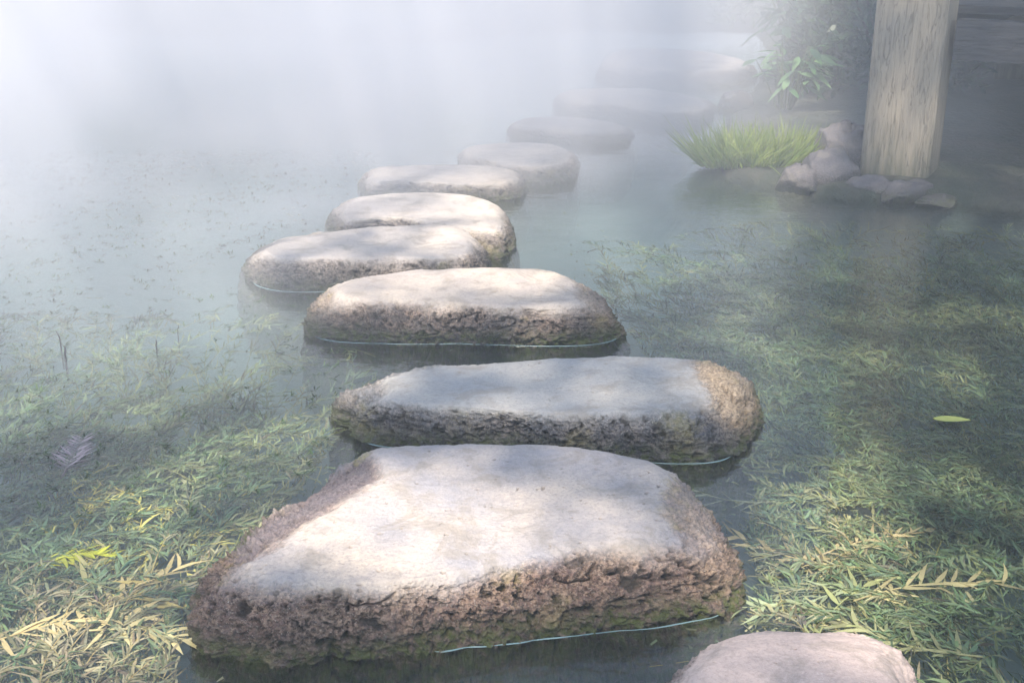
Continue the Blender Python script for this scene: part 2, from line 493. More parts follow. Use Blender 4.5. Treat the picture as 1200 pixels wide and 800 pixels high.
def bank_dist(x, y):
    """signed-ish: positive inside land. right bank right of the shore polyline, far bank beyond it, left bank"""
    ys = SH[:, 1]; xs = SH[:, 0]
    o = np.argsort(ys)
    xb = np.interp(y, ys[o], xs[o])
    d_r = (x - xb)
    d_f = y - (11.6 + 0.35 * np.sin(x * 1.1) + 0.2 * np.sin(x * 2.7))
    d_l = -x - (7.5 + 0.5 * np.sin(y * 0.6))
    d_n = -y - 3.0
    return np.maximum(np.maximum(d_r, d_f), np.maximum(d_l, d_n))


def ground_z(x, y):
    d = bank_dist(x, y)
    p = np.stack([x, y, x * 0], 1)
    land = 0.03 + 0.05 * sstep(0.0, 0.9, d) + 0.5 * sstep(1.5, 12, d) + 0.05 * fbm(p * 1.3, 4)
    bed = -0.50 + 0.10 * fbm(p * 0.9, 3, 4.0) 
    k = sstep(-0.45, 0.04, d)
    return bed * (1 - k) + land * k


g = grid('pond_bed', -9, 7, -4, 14, 260, 300, ground_z, M_soil); tag(g, kind='structure')
g.name = 'ground'
# outer ground sheet, a ring around the pond sheet
def ring_ground():
    V, Fq = [], []
    n = 96
    xs = [(-9, -4), (7, -4), (7, 14), (-9, 14)]
    per = []
    for k in range(4):
        a, b = np.array(xs[k]), np.array(xs[(k + 1) % 4])
        for t in np.linspace(0, 1, n // 4, endpoint=False): per.append(a + (b - a) * t)
    per = np.array(per); c = np.array([-1, 5.0])
    rows = []
    for f in (0.985, 1.4, 2.2, 4, 9, 25):
        q = c + (per - c) * f
        z = ground_z(q[:, 0], q[:, 1]) - (0.02 if f < 1 else 0)
        rows.append(np.column_stack([q, z]))
    V = np.vstack(rows); m = len(per)
    i = np.arange(len(V)).reshape(-1, m)
    q = np.stack([i[:-1], np.roll(i[:-1], -1, 1), np.roll(i[1:], -1, 1), i[1:]], 2).reshape(-1, 4)
    return mesh_obj('land', V, q, M_soil)
tag(ring_ground(), kind='structure')

# water: closed body, surface at z=0
s = NT('pond_water'); v = s.pos()
mp = s.n('ShaderNodeMapping'); s.t.links.new(v, mp.inputs['Vector']); mp.inputs['Scale'].default_value = (1.0, 1.7, 1.0)
nz = s.math('ADD', s.noise(6, 3, .5, mp.outputs[0]), s.math('MULTIPLY', s.noise(26, 2, .5, mp.outputs[0]), 0.22))
nrm = s.bump(nz, 0.10, 0.05)
fr = s.n('ShaderNodeFresnel'); fr.inputs['IOR'].default_value = 1.33; s.t.links.new(nrm, fr.inputs['Normal'])
gl = s.n('ShaderNodeBsdfGlossy'); gl.inputs['Roughness'].default_value = 0.03; gl.inputs['Color'].default_value = (1, 1, 1, 1); s.t.links.new(nrm, gl.inputs['Normal'])
tr = s.n('ShaderNodeBsdfTransparent'); tr.inputs['Color'].default_value = (0.93, 0.97, 0.96, 1)
ms = s.n('ShaderNodeMixShader'); s.t.links.new(fr.outputs[0], ms.inputs[0]); s.t.links.new(tr.outputs[0], ms.inputs[1]); s.t.links.new(gl.outputs[0], ms.inputs[2])
s.t.links.new(ms.outputs[0], s.out.inputs['Surface'])
pv = s.n('ShaderNodeVolumePrincipled'); pv.inputs['Color'].default_value = (0.33, 0.43, 0.46, 1); pv.inputs['Density'].default_value = 1.7
pv.inputs['Absorption Color'].default_value = (0.42, 0.54, 0.54, 1)
s.t.links.new(pv.outputs[0], s.out.inputs['Volume'])
M_water = s.m
x0, x1, y0, y1, zb = -8.9, 6.8, -3.9, 13.6, -1.0
V = [(x0, y0, zb), (x1, y0, zb), (x1, y1, zb), (x0, y1, zb), (x0, y0, 0), (x1, y0, 0), (x1, y1, 0), (x0, y1, 0)]
w = mesh_obj('water', V, [(0, 3, 2, 1), (4, 5, 6, 7), (0, 1, 5, 4), (1, 2, 6, 5), (2, 3, 7, 6), (3, 0, 4, 7)], M_water, smooth=False)
tag(w, kind='structure')


# ------------------------------------------------------------------ leaves as vector-built strips
def leaf_strips(base, dirv, up, L, W, curl, twist=None, prof=(0.35, 1.0, 0.8, 0.05)):
    """n leaves, each 4 cross sections -> 3 quads"""
    n = len(base); K = len(prof)
    dirv = dirv / (np.linalg.norm(dirv, axis=1)[:, None] + 1e-9)
    side = np.cross(dirv, up); side /= np.linalg.norm(side, axis=1)[:, None] + 1e-9
    nrm = np.cross(side, dirv)
    V = np.zeros((n, K, 2, 3))
    for k in range(K):
        t = k / (K - 1)
        c = base + dirv * (L * t)[:, None] + nrm * (curl * L * t * t)[:, None]
        if twist is not None: c = c + side * (twist * L * t * t)[:, None]
        hw = (W * prof[k] * 0.5)[:, None]
        V[:, k, 0] = c - side * hw; V[:, k, 1] = c + side * hw
    i = np.arange(n * K * 2).reshape(n, K, 2)
    q = np.stack([i[:, :-1, 0], i[:, :-1, 1], i[:, 1:, 1], i[:, 1:, 0]], 3 - 1).reshape(-1, 4)
    return V.reshape(-1, 3), q


def leaf_mat(name, rough=0.55, transl=0.3, spec=0.4):
    s = NT(name)
    c = s.attr('tint', 'Color')
    p = s.n('ShaderNodeBsdfPrincipled'); s.t.links.new(c, p.inputs['Base Color'])
    p.inputs['Roughness'].default_value = rough; p.inputs['Specular IOR Level'].default_value = spec
    t = s.n('ShaderNodeBsdfTranslucent'); s.t.links.new(c, t.inputs['Color'])
    m = s.n('ShaderNodeMixShader'); m.inputs[0].default_value = transl
    s.t.links.new(p.outputs[0], m.inputs[1]); s.t.links.new(t.outputs[0], m.inputs[2])
    s.t.links.new(m.outputs[0], s.out.inputs['Surface'])
    return s.m


M_weed = leaf_mat('pondweed_leaf', 0.6, 0.25, 0.2)
M_leaf = leaf_mat('green_leaf', 0.45, 0.35, 0.5)


def weed_density(px, py):
    """0..1, how thickly the pondweed grows"""
    left = sstep(1.0, 0.0, (px - (400 - (py - 430) * 0.75)) / 70.0) * sstep(255, 520, py)
    left = np.where(py < 470, sstep(470, 400, px) * sstep(300, 480, py) * 0.16 + 0.02, left)
    right_edge = np.where(py > 560, 885 + 15 * np.sin(py / 17.0), 885 - (560 - py) * 0.8)
    right = sstep(-25, 25, px - right_edge) * sstep(225, 440, py) * (1 - 0.6 * sstep(900, 760, px) * sstep(450, 400, py))
    d = np.maximum(left, right) * (1 - 0.45 * sstep(560, 700, py))
    # clear pools
    for cx, cy, rx, ry in ((205, 665, 38, 26), (75, 722, 34, 16), (150, 492, 45, 14), (1010, 600, 60, 14), (925, 560, 40, 14), (1095, 640, 30, 10), (840, 590, 62, 75), (862, 700, 30, 60)):
        d = d * sstep(0.55, 1.15, np.hypot((px - cx) / rx, (py - cy) / ry))
    return d


def build_weeds():
    n = 17000
    # candidate anchors over the seen water and a margin
    x = rng.uniform(-3.6, 3.6, n * 3); y = 1.15 + (rng.random(n * 3) ** 1.25) * 6.6
    px, py = topx(x, y)
    keep = (px > -120) & (px < 1320) & (py < 900)
    d = np.where(py > 760, weed_density(px, np.minimum(py, 760)), weed_density(px, py))
    clump = 0.50 + 1.5 * fbm(np.stack([x, y, x * 0], 1) * 2.2, 3, 40.0)
    keep &= rng.random(len(x)) < d * sstep(-0.4, 0.5, clump)
    keep &= bank_dist(x, y) < -0.1
    keep &= ~in_rings(x, y, 1.05)
    x, y, px, py = x[keep][:n], y[keep][:n], px[keep][:n], py[keep][:n]
    m = len(x)
    seg = 12
    slen = rng.uniform(0.14, 0.46, m)
    base_dir = 0.9 * fbm(np.stack([x, y, x * 0 + 3], 1) * 1.1, 2, 70.0) * 3.0 + rng.normal(0, 0.8, m) + np.where(x < 0, 0.4, 2.7)
    depth0 = rng.uniform(-0.20, -0.03, m); depth1 = np.minimum(-0.004, rng.normal(-0.012, 0.020, m))
    bend = rng.normal(0, 0.9, m)
    pts = np.zeros((m, seg + 1, 3))
    cx, cy = x.copy(), y.copy()
    for k in range(seg + 1):
        t = k / seg
        pts[:, k, 0] = cx; pts[:, k, 1] = cy
        pts[:, k, 2] = depth0 + (depth1 - depth0) * math.sin(min(1, t * 1.25) * math.pi / 2)
        a = base_dir + bend * t
        cx = cx + np.cos(a) * slen / seg; cy = cy + np.sin(a) * slen / seg
    # colours per sprig
    hue = fbm(np.stack([x, y, x * 0 + 9], 1) * 1.3, 3, 20.0) * 1.3 + rng.normal(0, 0.28, m)
    tan = np.array([0.41, 0.35, 0.23]); olive = np.array([0.21, 0.235, 0.115]); teal = np.array([0.145, 0.21, 0.12]); yell = np.array([0.46, 0.42, 0.13])
    k = np.clip((hue + 0.35) / 0.7, 0, 1)[:, None]
    colr = teal * (1 - k) + olive * k
    # yellowing, sparser old growth near the lower corners
    warm = np.clip(sstep(540, 720, py) * sstep(-0.25, 0.45, hue) * 0.9, 0, 1)
    warm = np.where(px > 600, warm * 0.75, warm)
    colr = colr * (1 - warm[:, None]) + tan * warm[:, None]
    yel = (np.hypot((px - 75) / 60, (py - 650) / 30) < 1)
    colr[yel] = yell
    leaves_per = 30
    T = rng.uniform(0.1, 1.0, (m, leaves_per)) ** 0.75
    T = np.sort(T, axis=1)
    fi = T * seg; i0 = np.minimum(fi.astype(int), seg - 1); fr = (fi - i0)[..., None]
    ar = np.arange(m)[:, None]
    b = pts[ar, i0] * (1 - fr) + pts[ar, i0 + 1] * fr
    tang = pts[ar, i0 + 1] - pts[ar, i0]; tang /= np.linalg.norm(tang, axis=2)[..., None]
    sgn = np.where(np.arange(leaves_per) % 2 == 0, 1, -1)[None, :]
    ang = sgn * rng.uniform(0.45, 1.25, (m, leaves_per)) * (1.15 - 0.6 * T)
    ca, sa = np.cos(ang), np.sin(ang)
    dx = tang[..., 0] * ca - tang[..., 1] * sa; dy = tang[..., 0] * sa + tang[..., 1] * ca
    dz = tang[..., 2] + rng.normal(0.08, 0.22, dx.shape)
    D = np.stack([dx, dy, dz], 2).reshape(-1, 3)
    b = b.reshape(-1, 3)
    up = np.stack([rng.normal(0, 0.45, len(b)), rng.normal(0, 0.45, len(b)), np.ones(len(b))], 1)
    szs = np.repeat(rng.uniform(0.65, 1.2, m) * (1.15 + 0.15 * sstep(560, 720, py)), leaves_per) * np.clip(1.15 - 0.6 * T.ravel() ** 4, .4, 1.2)
    L = rng.uniform(0.020, 0.044, len(b)) * szs; Wd = rng.uniform(0.0028, 0.0052, len(b)) * szs
    V, q = leaf_strips(b, D, up, L, Wd, rng.normal(-0.05, 0.18, len(b)), rng.normal(0, 0.22, len(b)))
    V[:, 2] = np.where(V[:, 2] > -0.0015, -0.0015 - rng.random(len(V)) * 0.001, V[:, 2])
    C = np.repeat(colr, leaves_per, axis=0) * rng.uniform(0.4, 1.6, (len(b), 1)) * np.array([1, 1, 1]) + rng.normal(0, 0.012, (len(b), 3))
    C = np.repeat(np.clip(C, 0.01, 0.75), 8, axis=0)
    # stems
    wv = 0.0011
    tn = np.gradient(pts, axis=1); sd = np.stack([-tn[..., 1], tn[..., 0], tn[..., 0] * 0], 2)
    sd /= np.linalg.norm(sd, axis=2)[..., None] + 1e-9
    SV = np.stack([pts - sd * wv, pts + sd * wv], 2)
    SV[..., 2] = np.minimum(SV[..., 2], -0.002)
    ii = np.arange(m * (seg + 1) * 2).reshape(m, seg + 1, 2) + len(V)
    sq = np.stack([ii[:, :-1, 0], ii[:, :-1, 1], ii[:, 1:, 1], ii[:, 1:, 0]], 2).reshape(-1, 4)
    SC = np.repeat(np.clip(colr * np.array([1.25, 1.1, .8]), 0, .7), (seg + 1) * 2, axis=0)
    V = np.vstack([V, SV.reshape(-1, 3)]); q = np.vstack([q, sq]); C = np.vstack([C, SC])
    vpx, vpy = topx(V[:, 0], V[:, 1], V[:, 2]); vd = weed_density(vpx, np.minimum(vpy, 760))
    q = q[(vd[q].mean(1) > 0.07) | (rng.random(len(q)) < 0.04)]
    # small dark tips that break the surface of the pale water at the left
    k_ = 4800
    tx = rng.uniform(-2.6, 0.2, k_); ty = rng.uniform(2.2, 6.0, k_); tpx, tpy = topx(tx, ty)
    ok = (tpx < 430 - 0.2 * (tpy - 300)) & (tpx > -60) & (rng.random(k_) < 0.30 + 0.5 * (fbm(np.stack([tx, ty, tx * 0], 1) * 1.7, 2, 90.) > 0)) & ~in_rings(tx, ty, 1.1)
    tx, ty = tx[ok], ty[ok]; kk = len(tx); nl = 7
    tb = np.repeat(np.stack([tx, ty, np.zeros(kk) - .002], 1), nl, axis=0) + rng.normal(0, .004, (kk * nl, 3)) * [1, 1, 0]
    ta = rng.uniform(0, 2 * math.pi, kk * nl)
    TV, tq = leaf_strips(tb, np.stack([np.cos(ta), np.sin(ta), rng.uniform(.05, .6, kk * nl)], 1), np.tile([[0., 0, 1]], (kk * nl, 1)), rng.uniform(.008, .024, kk * nl), rng.uniform(.002, .005, kk * nl), rng.normal(-.2, .2, kk * nl))
    TC = np.repeat(np.array([.05, .085, .035]) * rng.uniform(.5, 1.8, (kk * nl, 1)), 8, axis=0)
    tq = tq + len(V); V = np.vstack([V, TV]); q = np.vstack([q, tq]); C = np.vstack([C, TC])
    bad = in_rings(V[:, 0], V[:, 1], 1.0)
    q = q[~bad[q].any(1)]
    o = mesh_obj('pondweed', V, q, M_weed, cols=C, smooth=True)
    tag(o, 'mass of narrow-leaved green and tan pondweed drifting under the pond surface', 'pondweed', kind='stuff')
    return o


build_weeds()

# ------------------------------------------------------------------ pavilion on the right bank
def box(V, Fq, cx, cy, cz, sx, sy, sz, rz=0.0, bev=0.0):
    b = len(V); c, s_ = math.cos(rz), math.sin(rz)
    if bev <= 0:
        prof = [(-1, -1), (1, -1), (1, 1), (-1, 1)]
        ring = [(x * sx / 2, y * sy / 2) for x, y in prof]
    else:
        ring = []
        for (x, y), (ox, oy) in zip([(-1, -1), (1, -1), (1, 1), (-1, 1)], [((0, 1), (1, 0)), ((-1, 0), (0, 1)), ((0, -1), (-1, 0)), ((1, 0), (0, -1))]):
            for ux, uy in (ox, oy):
                ring.append((x * sx / 2 + ux * bev, y * sy / 2 + uy * bev))
    n = len(ring)
    for z in (-sz / 2, sz / 2):
        for x, y in ring: V.append((cx + x * c - y * s_, cy + x * s_ + y * c, cz + z))
    for i in range(n): Fq.append((b + i, b + (i + 1) % n, b + n + (i + 1) % n, b + n + i))
    Fq.append(tuple(b + i for i in reversed(range(n)))); Fq.append(tuple(b + n + i for i in range(n)))


def wood_mat(name, a, b_, sc_=(14, 14, 1.2)):
    s = NT(name)
    tc = s.n('ShaderNodeTexCoord'); mp = s.n('ShaderNodeMapping'); s.t.links.new(tc.outputs['Object'], mp.inputs['Vector']); mp.inputs['Scale'].default_value = sc_
    n1 = s.noise(1.6, 6, .65, mp.outputs[0], 0.6); n2 = s.noise(7, 4, .6, mp.outputs[0])
    c = s.mix(s.ramp(n1, [(.36, 0.), (.64, 1.)]), a, b_)
    c = s.mix(s.ramp(n2, [(.3, .55), (.5, 0.)]), c, tuple(x * .5 for x in a))
    sp = s.n('ShaderNodeSeparateXYZ'); s.t.links.new(s.pos(), sp.inputs[0])
    mp2 = s.n('ShaderNodeMapping'); s.t.links.new(tc.outputs['Object'], mp2.inputs['Vector']); mp2.inputs['Scale'].default_value = tuple(q_ * 3 for q_ in sc_)
    n3 = s.noise(1.3, 3, .5, mp2.outputs[0], .3)
    ck = s.ramp(n3, [(.485, 0.), (.5, 1.), (.515, 0.)])
    c = s.mix(s.math('MULTIPLY', ck, .35), c, tuple(x * .2 for x in a))
    st = s.ramp(s.math('ADD', sp.outputs['Z'], s.math('MULTIPLY', s.math('SUBTRACT', n1, .5), .35)), [(0.02, .85), (0.30, 0.)])
    c = s.mix(st, c, (0.05, 0.06, 0.035))
    s.pbr(c, 0.8, s.bump(s.math('SUBTRACT', n2, ck), .6, .01), 0.25)
    return s.m


M_post = wood_mat('weathered_post_wood', (0.27, 0.24, 0.19), (0.32, 0.28, 0.22))
M_beam = wood_mat('grey_beam_wood', (0.045, 0.047, 0.052), (0.08, 0.08, 0.085), (1.2, 14, 14))
M_tile = wood_mat('dark_roof', (0.06, 0.065, 0.07), (0.10, 0.10, 0.11))

pav_rz = R(-24)
pc = (P(1003, 212, 0.03) + P(1092, 219, 0.03)) / 2
u = P(1086, 224, 0.02) - P(998, 214, 0.02)
wpost = float(np.hypot(*u))
ang = math.atan2(u[1], u[0])
cen = P(998, 214, .02) + u / 2 + wpost * 0.5 * np.array([-math.sin(ang), math.cos(ang)])
pav = empty('pavilion', (cen[0], cen[1], 0.0), ang)
tag(pav, 'wooden garden pavilion with a thick pale square post standing at the misty right bank', 'pavilion')
for (lx, ly) in ((0, 0), (3.4, 0), (0, 3.2), (3.4, 3.2)):
    V, Fq = [], []
    box(V, Fq, 0, 0, 1.25, wpost * 0.92, wpost * 0.66, 2.7, 0, 0.012)
    o = mesh_obj('post', V, Fq, M_post, pav, smooth=False); o.location = (lx, ly, 0.0)
for (lx, ly, sx, sy, nm) in ((1.7, 0.02, 3.05, 0.12, 'deck_beam'), (1.7, 3.2, 3.05, 0.12, 'deck_beam')):
    V, Fq = [], []
    box(V, Fq, lx, ly, 0.64, sx, sy, 0.16)
    mesh_obj(nm, V, Fq, M_beam, pav, smooth=False)
for lx in (0.0, 3.4):
    V, Fq = [], []
    box(V, Fq, 0, 1.6, 0.64, 2.84, 0.12, 0.16, R(90))
    o = mesh_obj('deck_beam', V, Fq, M_beam, pav, smooth=False); o.location = (lx, 0, 0)
    for v_ in o.data.vertices: v_.co = (v_.co.x, v_.co.y, v_.co.z)
V, Fq = [], []
for k in range(18):
    box(V, Fq, 1.7, 0.30 + 0.153 * k, 0.745, 3.3, 0.145, 0.035)
mesh_obj('deck', V, Fq, M_beam, pav, smooth=False)
V = [(-.3, -.3, 2.65), (4.1, -.3, 2.65), (4.1, 3.8, 2.65), (-.3, 3.8, 2.65), (1.2, 1.6, 3.7), (2.2, 1.6, 3.7), (-.3, -.3, 2.55), (4.1, -.3, 2.55), (4.1, 3.8, 2.55), (-.3, 3.8, 2.55)]
Fq = [(0, 1, 5, 4), (1, 2, 5), (2, 3, 4, 5), (3, 0, 4), (6, 7, 1, 0), (7, 8, 2, 1), (8, 9, 3, 2), (9, 6, 0, 3), (9, 8, 7, 6)]
mesh_obj('roof', V, Fq, M_tile, pav, smooth=False)

# ------------------------------------------------------------------ rocks at the bank
M_rock = stone_mat('bank_rock', (0.085, 0.082, 0.09), (0.14, 0.13, 0.135), (0.07, 0.065, 0.07), (0.13, 0.12, 0.12), moss=0.5, lichen=0.2, seed=21.0)


def bank_rock(px, py, sx, sy, sz, rz, seed, label, z0=0.0, group='rocks along the right bank'):
    nu, nv = 64, 40
    th = np.linspace(0, 2 * math.pi, nu, endpoint=False); ph = np.linspace(0.02, math.pi - 0.02, nv)
    T_, Ph = np.meshgrid(th, ph)
    D = np.stack([np.sin(Ph) * np.cos(T_), np.sin(Ph) * np.sin(T_), np.cos(Ph)], 2).reshape(-1, 3)
    r = 1 + 0.36 * fbm(D * 1.3, 3, seed) + 0.20 * fbm(D * 4, 5, seed + 5, .65)
    # facets
    for k in range(7):
        nrm = np.array([math.sin(seed * 7 + k * 2.1), math.cos(seed * 3 + k * 1.7), 0.4 * math.sin(k + seed)]); nrm /= np.linalg.norm(nrm)
        dd = (D * r[:, None]) @ nrm
        r = np.where(dd > 0.72, r * 0.72 / dd, r)
    V = D * r[:, None] * np.array([sx, sy, sz]) / 2
    i = np.arange(nu * nv).reshape(nv, nu)
    q = np.stack([i[:-1], i[1:], np.roll(i[1:], -1, 1), np.roll(i[:-1], -1, 1)], 2).reshape(-1, 4)
    o = mesh_obj('rock', V, q, M_rock, attrs={'side': np.clip(1.2 - 1.3 * D[:, 2], 0, 1), 'pit': np.zeros(len(V))})
    p = P(px, py, z0); o.location = (p[0], p[1], z0 + sz * 0.16); o.rotation_euler = (0, 0, rz)
    tag(o, label, 'rock', group)
    return o


bank_rock(937, 222, 0.26, 0.26, 0.16, 0.3, 1.2, 'low pale rock at the tip of the bank, leftmost by the water')
bank_rock(968, 218, 0.36, 0.30, 0.24, 1.1, 2.3, 'lumpy grey rock in the middle of the pile left of the post')
bank_rock(992, 206, 0.36, 0.30, 0.36, 0.2, 3.4, 'tallest mauve rock leaning against the post foot')
bank_rock(1020, 229, 0.30, 0.18, 0.12, 0.0, 4.5, 'small flat rock directly below the post front')
bank_rock(1062, 233, 0.32, 0.18, 0.11, 0.5, 5.1, 'flat dark rock at the water below the post right corner')
bank_rock(1100, 238, 0.24, 0.16, 0.05, 0.9, 6.7, 'lowest grey rock at the water, rightmost of the rocks by the post')
bank_rock(862, 128, 0.30, 0.24, 0.16, 0.4, 8.8, 'pale rock below the broad leaves where the stone path meets the bank')

# ------------------------------------------------------------------ bank plants
def blades(cx, cy, n, rad, hmin, hmax, c0, c1, wmin, wmax, lean=0.5, z0=0.05, prof=(1, .8, .5, .05)):
    a = rng.uniform(0, 2 * math.pi, n); r = rad * np.sqrt(rng.random(n))
    b = np.stack([cx + r * np.cos(a) , cy + r * np.sin(a), np.full(n, z0)], 1)
    D = np.stack([np.cos(a) * lean * r / rad + rng.normal(0, .22, n), np.sin(a) * lean * r / rad + rng.normal(0, .22, n), np.ones(n)], 1)
    up = rng.normal(0, 1, (n, 3)); up[:, 2] *= 0.2
    L = rng.uniform(hmin, hmax, n); W = rng.uniform(wmin, wmax, n)
    V, q = leaf_strips(b, D, up, L, W, rng.normal(0, 0.3, n), None, prof)
    k = rng.random((n, 1)); C = np.array(c0) * (1 - k) + np.array(c1) * k
    C = np.repeat(C * rng.uniform(.7, 1.3, (n, 1)), len(prof) * 2, axis=0)
    return V, q, C


def merge(parts):
    Vs, Qs, Cs, o = [], [], [], 0
    for V, q, C in parts:
        Vs.append(V); Qs.append(q + o); Cs.append(C); o += len(V)
    return np.vstack(Vs), np.vstack(Qs), np.vstack(Cs)


def plant(name, V, q, C, loc, label, cat, group=None, part=None):
    o = mesh_obj(name, V, q, M_leaf, cols=C)
    o.location = loc
    return tag(o, label, cat, group)


pts_g = [P(855, 204), P(880, 206), P(906, 206), P(928, 203)]
labs = ['yellow-green grass tuft on the bank, leftmost beside the water', 'brightest lime grass tuft in the middle of the bank clumps',
        'lime grass tuft right of the brightest one above the pale rock', 'dull green grass tuft nearest to the rock pile']
for p, lb in zip(pts_g, labs):
    V, q, C = blades(0, 0, 520, 0.13, 0.07, 0.24, (0.17, 0.27, 0.04), (0.36, 0.42, 0.10), 0.004, 0.010, lean=1.1, z0=0.0)
    plant('grass_tuft', V, q, C, (p[0], p[1] + 0.12, 0.02), lb, 'grass tuft', 'grass tufts on the right bank')


def broadleaf(loc, n, spread, hgt, lab, L0=0.20, W0=0.06, group=None, c0=(0.07, 0.20, 0.06), c1=(0.20, 0.38, 0.14), parts=True):
    root = empty('broadleaf_plant', loc); tag(root, lab, 'plant', group)
    base, D, up = [], [], []
    SV, SQ = [], []
    for k in range(n):
        a = rng.uniform(0, 2 * math.pi); r = spread * math.sqrt(rng.random()); h = hgt * rng.uniform(0.45, 1.0)
        tip = np.array([r * math.cos(a), r * math.sin(a), h])
        st = np.array([tip[0] * .25, tip[1] * .25, 0])
        mid = (st + tip) / 2 + np.array([0, 0, .15 * h])
        b0 = len(SV)
        for t in (0, .33, .66, 1.0):
            c = (1 - t) ** 2 * st + 2 * t * (1 - t) * mid + t * t * tip
            w_ = 0.006 * (1 - .5 * t)
            for j in range(3): SV.append(c + w_ * np.array([math.cos(j * 2.094), math.sin(j * 2.094), 0]))
        for s_ in range(3):
            for j in range(3):
                SQ.append([b0 + s_ * 3 + j, b0 + s_ * 3 + (j + 1) % 3, b0 + s_ * 3 + 3 + (j + 1) % 3, b0 + s_ * 3 + 3 + j])
        for j in range(3):
            aa = a + rng.normal(0, .8)
            base.append(tip * (1 - 0.12 * j)); D.append([math.cos(aa), math.sin(aa), rng.uniform(-.5, .35)]); up.append([rng.normal(0, .3), rng.normal(0, .3), 1])
    base, D, up = np.array(base), np.array(D), np.array(up); m = len(base)
    V, q = leaf_strips(base, D, up, rng.uniform(.6, 1.1, m) * L0, rng.uniform(.7, 1.1, m) * W0, rng.uniform(-.45, -.1, m), None, (0.12, .7, 1.0, .95, .6, .04))
    k = rng.random((m, 1)); C = (np.array(c0) * (1 - k) + np.array(c1) * k)
    C = np.repeat(C, 12, axis=0)
    mesh_obj('leaves', V, q, M_leaf, root, cols=C)
    mesh_obj('stem', np.array(SV), np.array(SQ), M_leaf, root, cols=np.tile(np.array([[.10, .14, .05]]), (len(SV), 1)))
    return root


p = P(918, 140); broadleaf((p[0], p[1], 0.06), 26, 0.20, 0.40, 'bright broad-leaved plant arching over the bank above the grass', 0.17, 0.042, 'broad-leaved plants on the right bank', (0.07, 0.20, 0.06), (0.26, 0.44, 0.18))
p = P(965, 122); broadleaf((p[0], p[1] + .5, 0.1), 46, 0.38, 0.60, 'dark green broad-leaved plant behind the grass, left of the post', 0.20, 0.06, 'broad-leaved plants on the right bank', (0.03, 0.09, 0.04), (0.07, 0.16, 0.07))


def shrub(loc, rx, ry, rz_, n, lab, c0, c1, name='shrub', group='dark shrubs behind the right bank', ls=(0.05, 0.10)):
    root = empty(name, loc); tag(root, lab, 'shrub', group)
    D = rng.normal(0, 1, (n, 3)); D /= np.linalg.norm(D, axis=1)[:, None]; D[:, 2] = np.abs(D[:, 2])
    r = rng.uniform(0.45, 1.0, n) ** 0.5 * (0.85 + 0.45 * fbm(D * 2.0, 3, loc[0] * 3))
    b = D * r[:, None] * np.array([rx, ry, rz_])
    V, q = leaf_strips(b, D + rng.normal(0, .7, (n, 3)), rng.normal(0, .6, (n, 3)) + [0, 0, 1], rng.uniform(*ls, n), rng.uniform(*ls, n) * .38, rng.normal(-.1, .2, n), None, (.2, 1, .8, .05))
    k = rng.random((n, 1)); C = np.repeat((np.array(c0) * (1 - k) + np.array(c1) * k), 8, axis=0)
    mesh_obj('crown', V, q, M_leaf, root, cols=C)
    SV, SQ = [], []
    for a in np.linspace(0, 2 * math.pi, 7)[:-1]:
        e = np.array([math.cos(a) * rx * .6, math.sin(a) * ry * .6, rz_ * .7]); b0 = len(SV)
        for t in (0, .5, 1):
            for j in range(4): SV.append(e * np.array([t, t, t ** .8]) + .014 * (1.1 - t) * np.array([math.cos(j * 1.57), math.sin(j * 1.57), 0]))
        for s_ in range(2):
            for j in range(4): SQ.append([b0 + s_ * 4 + j, b0 + s_ * 4 + (j + 1) % 4, b0 + s_ * 4 + 4 + (j + 1) % 4, b0 + s_ * 4 + 4 + j])
    mesh_obj('stem', np.array(SV), np.array(SQ), M_leaf, root, cols=np.tile(np.array([[.08, .06, .04]]), (len(SV), 1)))
    return root


dk0, dk1 = (0.018, 0.05, 0.025), (0.05, 0.10, 0.04)
shrub((2.35, 7.7, 0.1), 0.75, 0.6, 1.3, 5200, 'dark dense shrub directly behind the broad-leaved plants', dk0, dk1)
shrub((3.0, 9.3, 0.15), 1.1, 0.8, 1.9, 6000, 'tall dark shrub behind the pavilion post', dk0, dk1)
shrub((4.3, 9.6, 0.15), 1.1, 0.8, 1.8, 5000, 'dark shrub at the rear corner of the pavilion deck', dk0, dk1)
shrub((5.6, 9.0, 0.15), 1.0, 0.9, 1.9, 4500, 'dark shrub furthest right beyond the pavilion', dk0, dk1)
shrub((2.6, 11.3, 0.15), 1.0, 0.8, 1.3, 4500, 'misty green shrub where the stone path reaches the far bank', (0.03, .07, .03), (.08, .14, .05))


# ------------------------------------------------------------------ trees (they shade the pond and stand in its reflection)
s = NT('bark'); v = s.pos()
s.pbr(s.mix(s.noise(12, 5, .6, v), (0.05, 0.04, 0.03), (0.16, 0.13, 0.10)), 0.9, s.bump(s.noise(30, 4, .6, v), .8, .02))
M_bark = s.m


def tube_path(V, Fq, pts, rads, n=10):
    b = len(V)
    pts = [np.array(p, float) for p in pts]
    for i, (p, r) in enumerate(zip(pts, rads)):
        d = pts[min(i + 1, len(pts) - 1)] - pts[max(i - 1, 0)]; d /= np.linalg.norm(d)
        a = np.cross(d, [0.3, 0.9, 0.1]); a /= np.linalg.norm(a); c = np.cross(d, a)
        for j in range(n):
            t = 2 * math.pi * j / n; V.append(p + r * (math.cos(t) * a + math.sin(t) * c))
    for i in range(len(pts) - 1):
        for j in range(n): Fq.append([b + i * n + j, b + i * n + (j + 1) % n, b + (i + 1) * n + (j + 1) % n, b + (i + 1) * n + j])


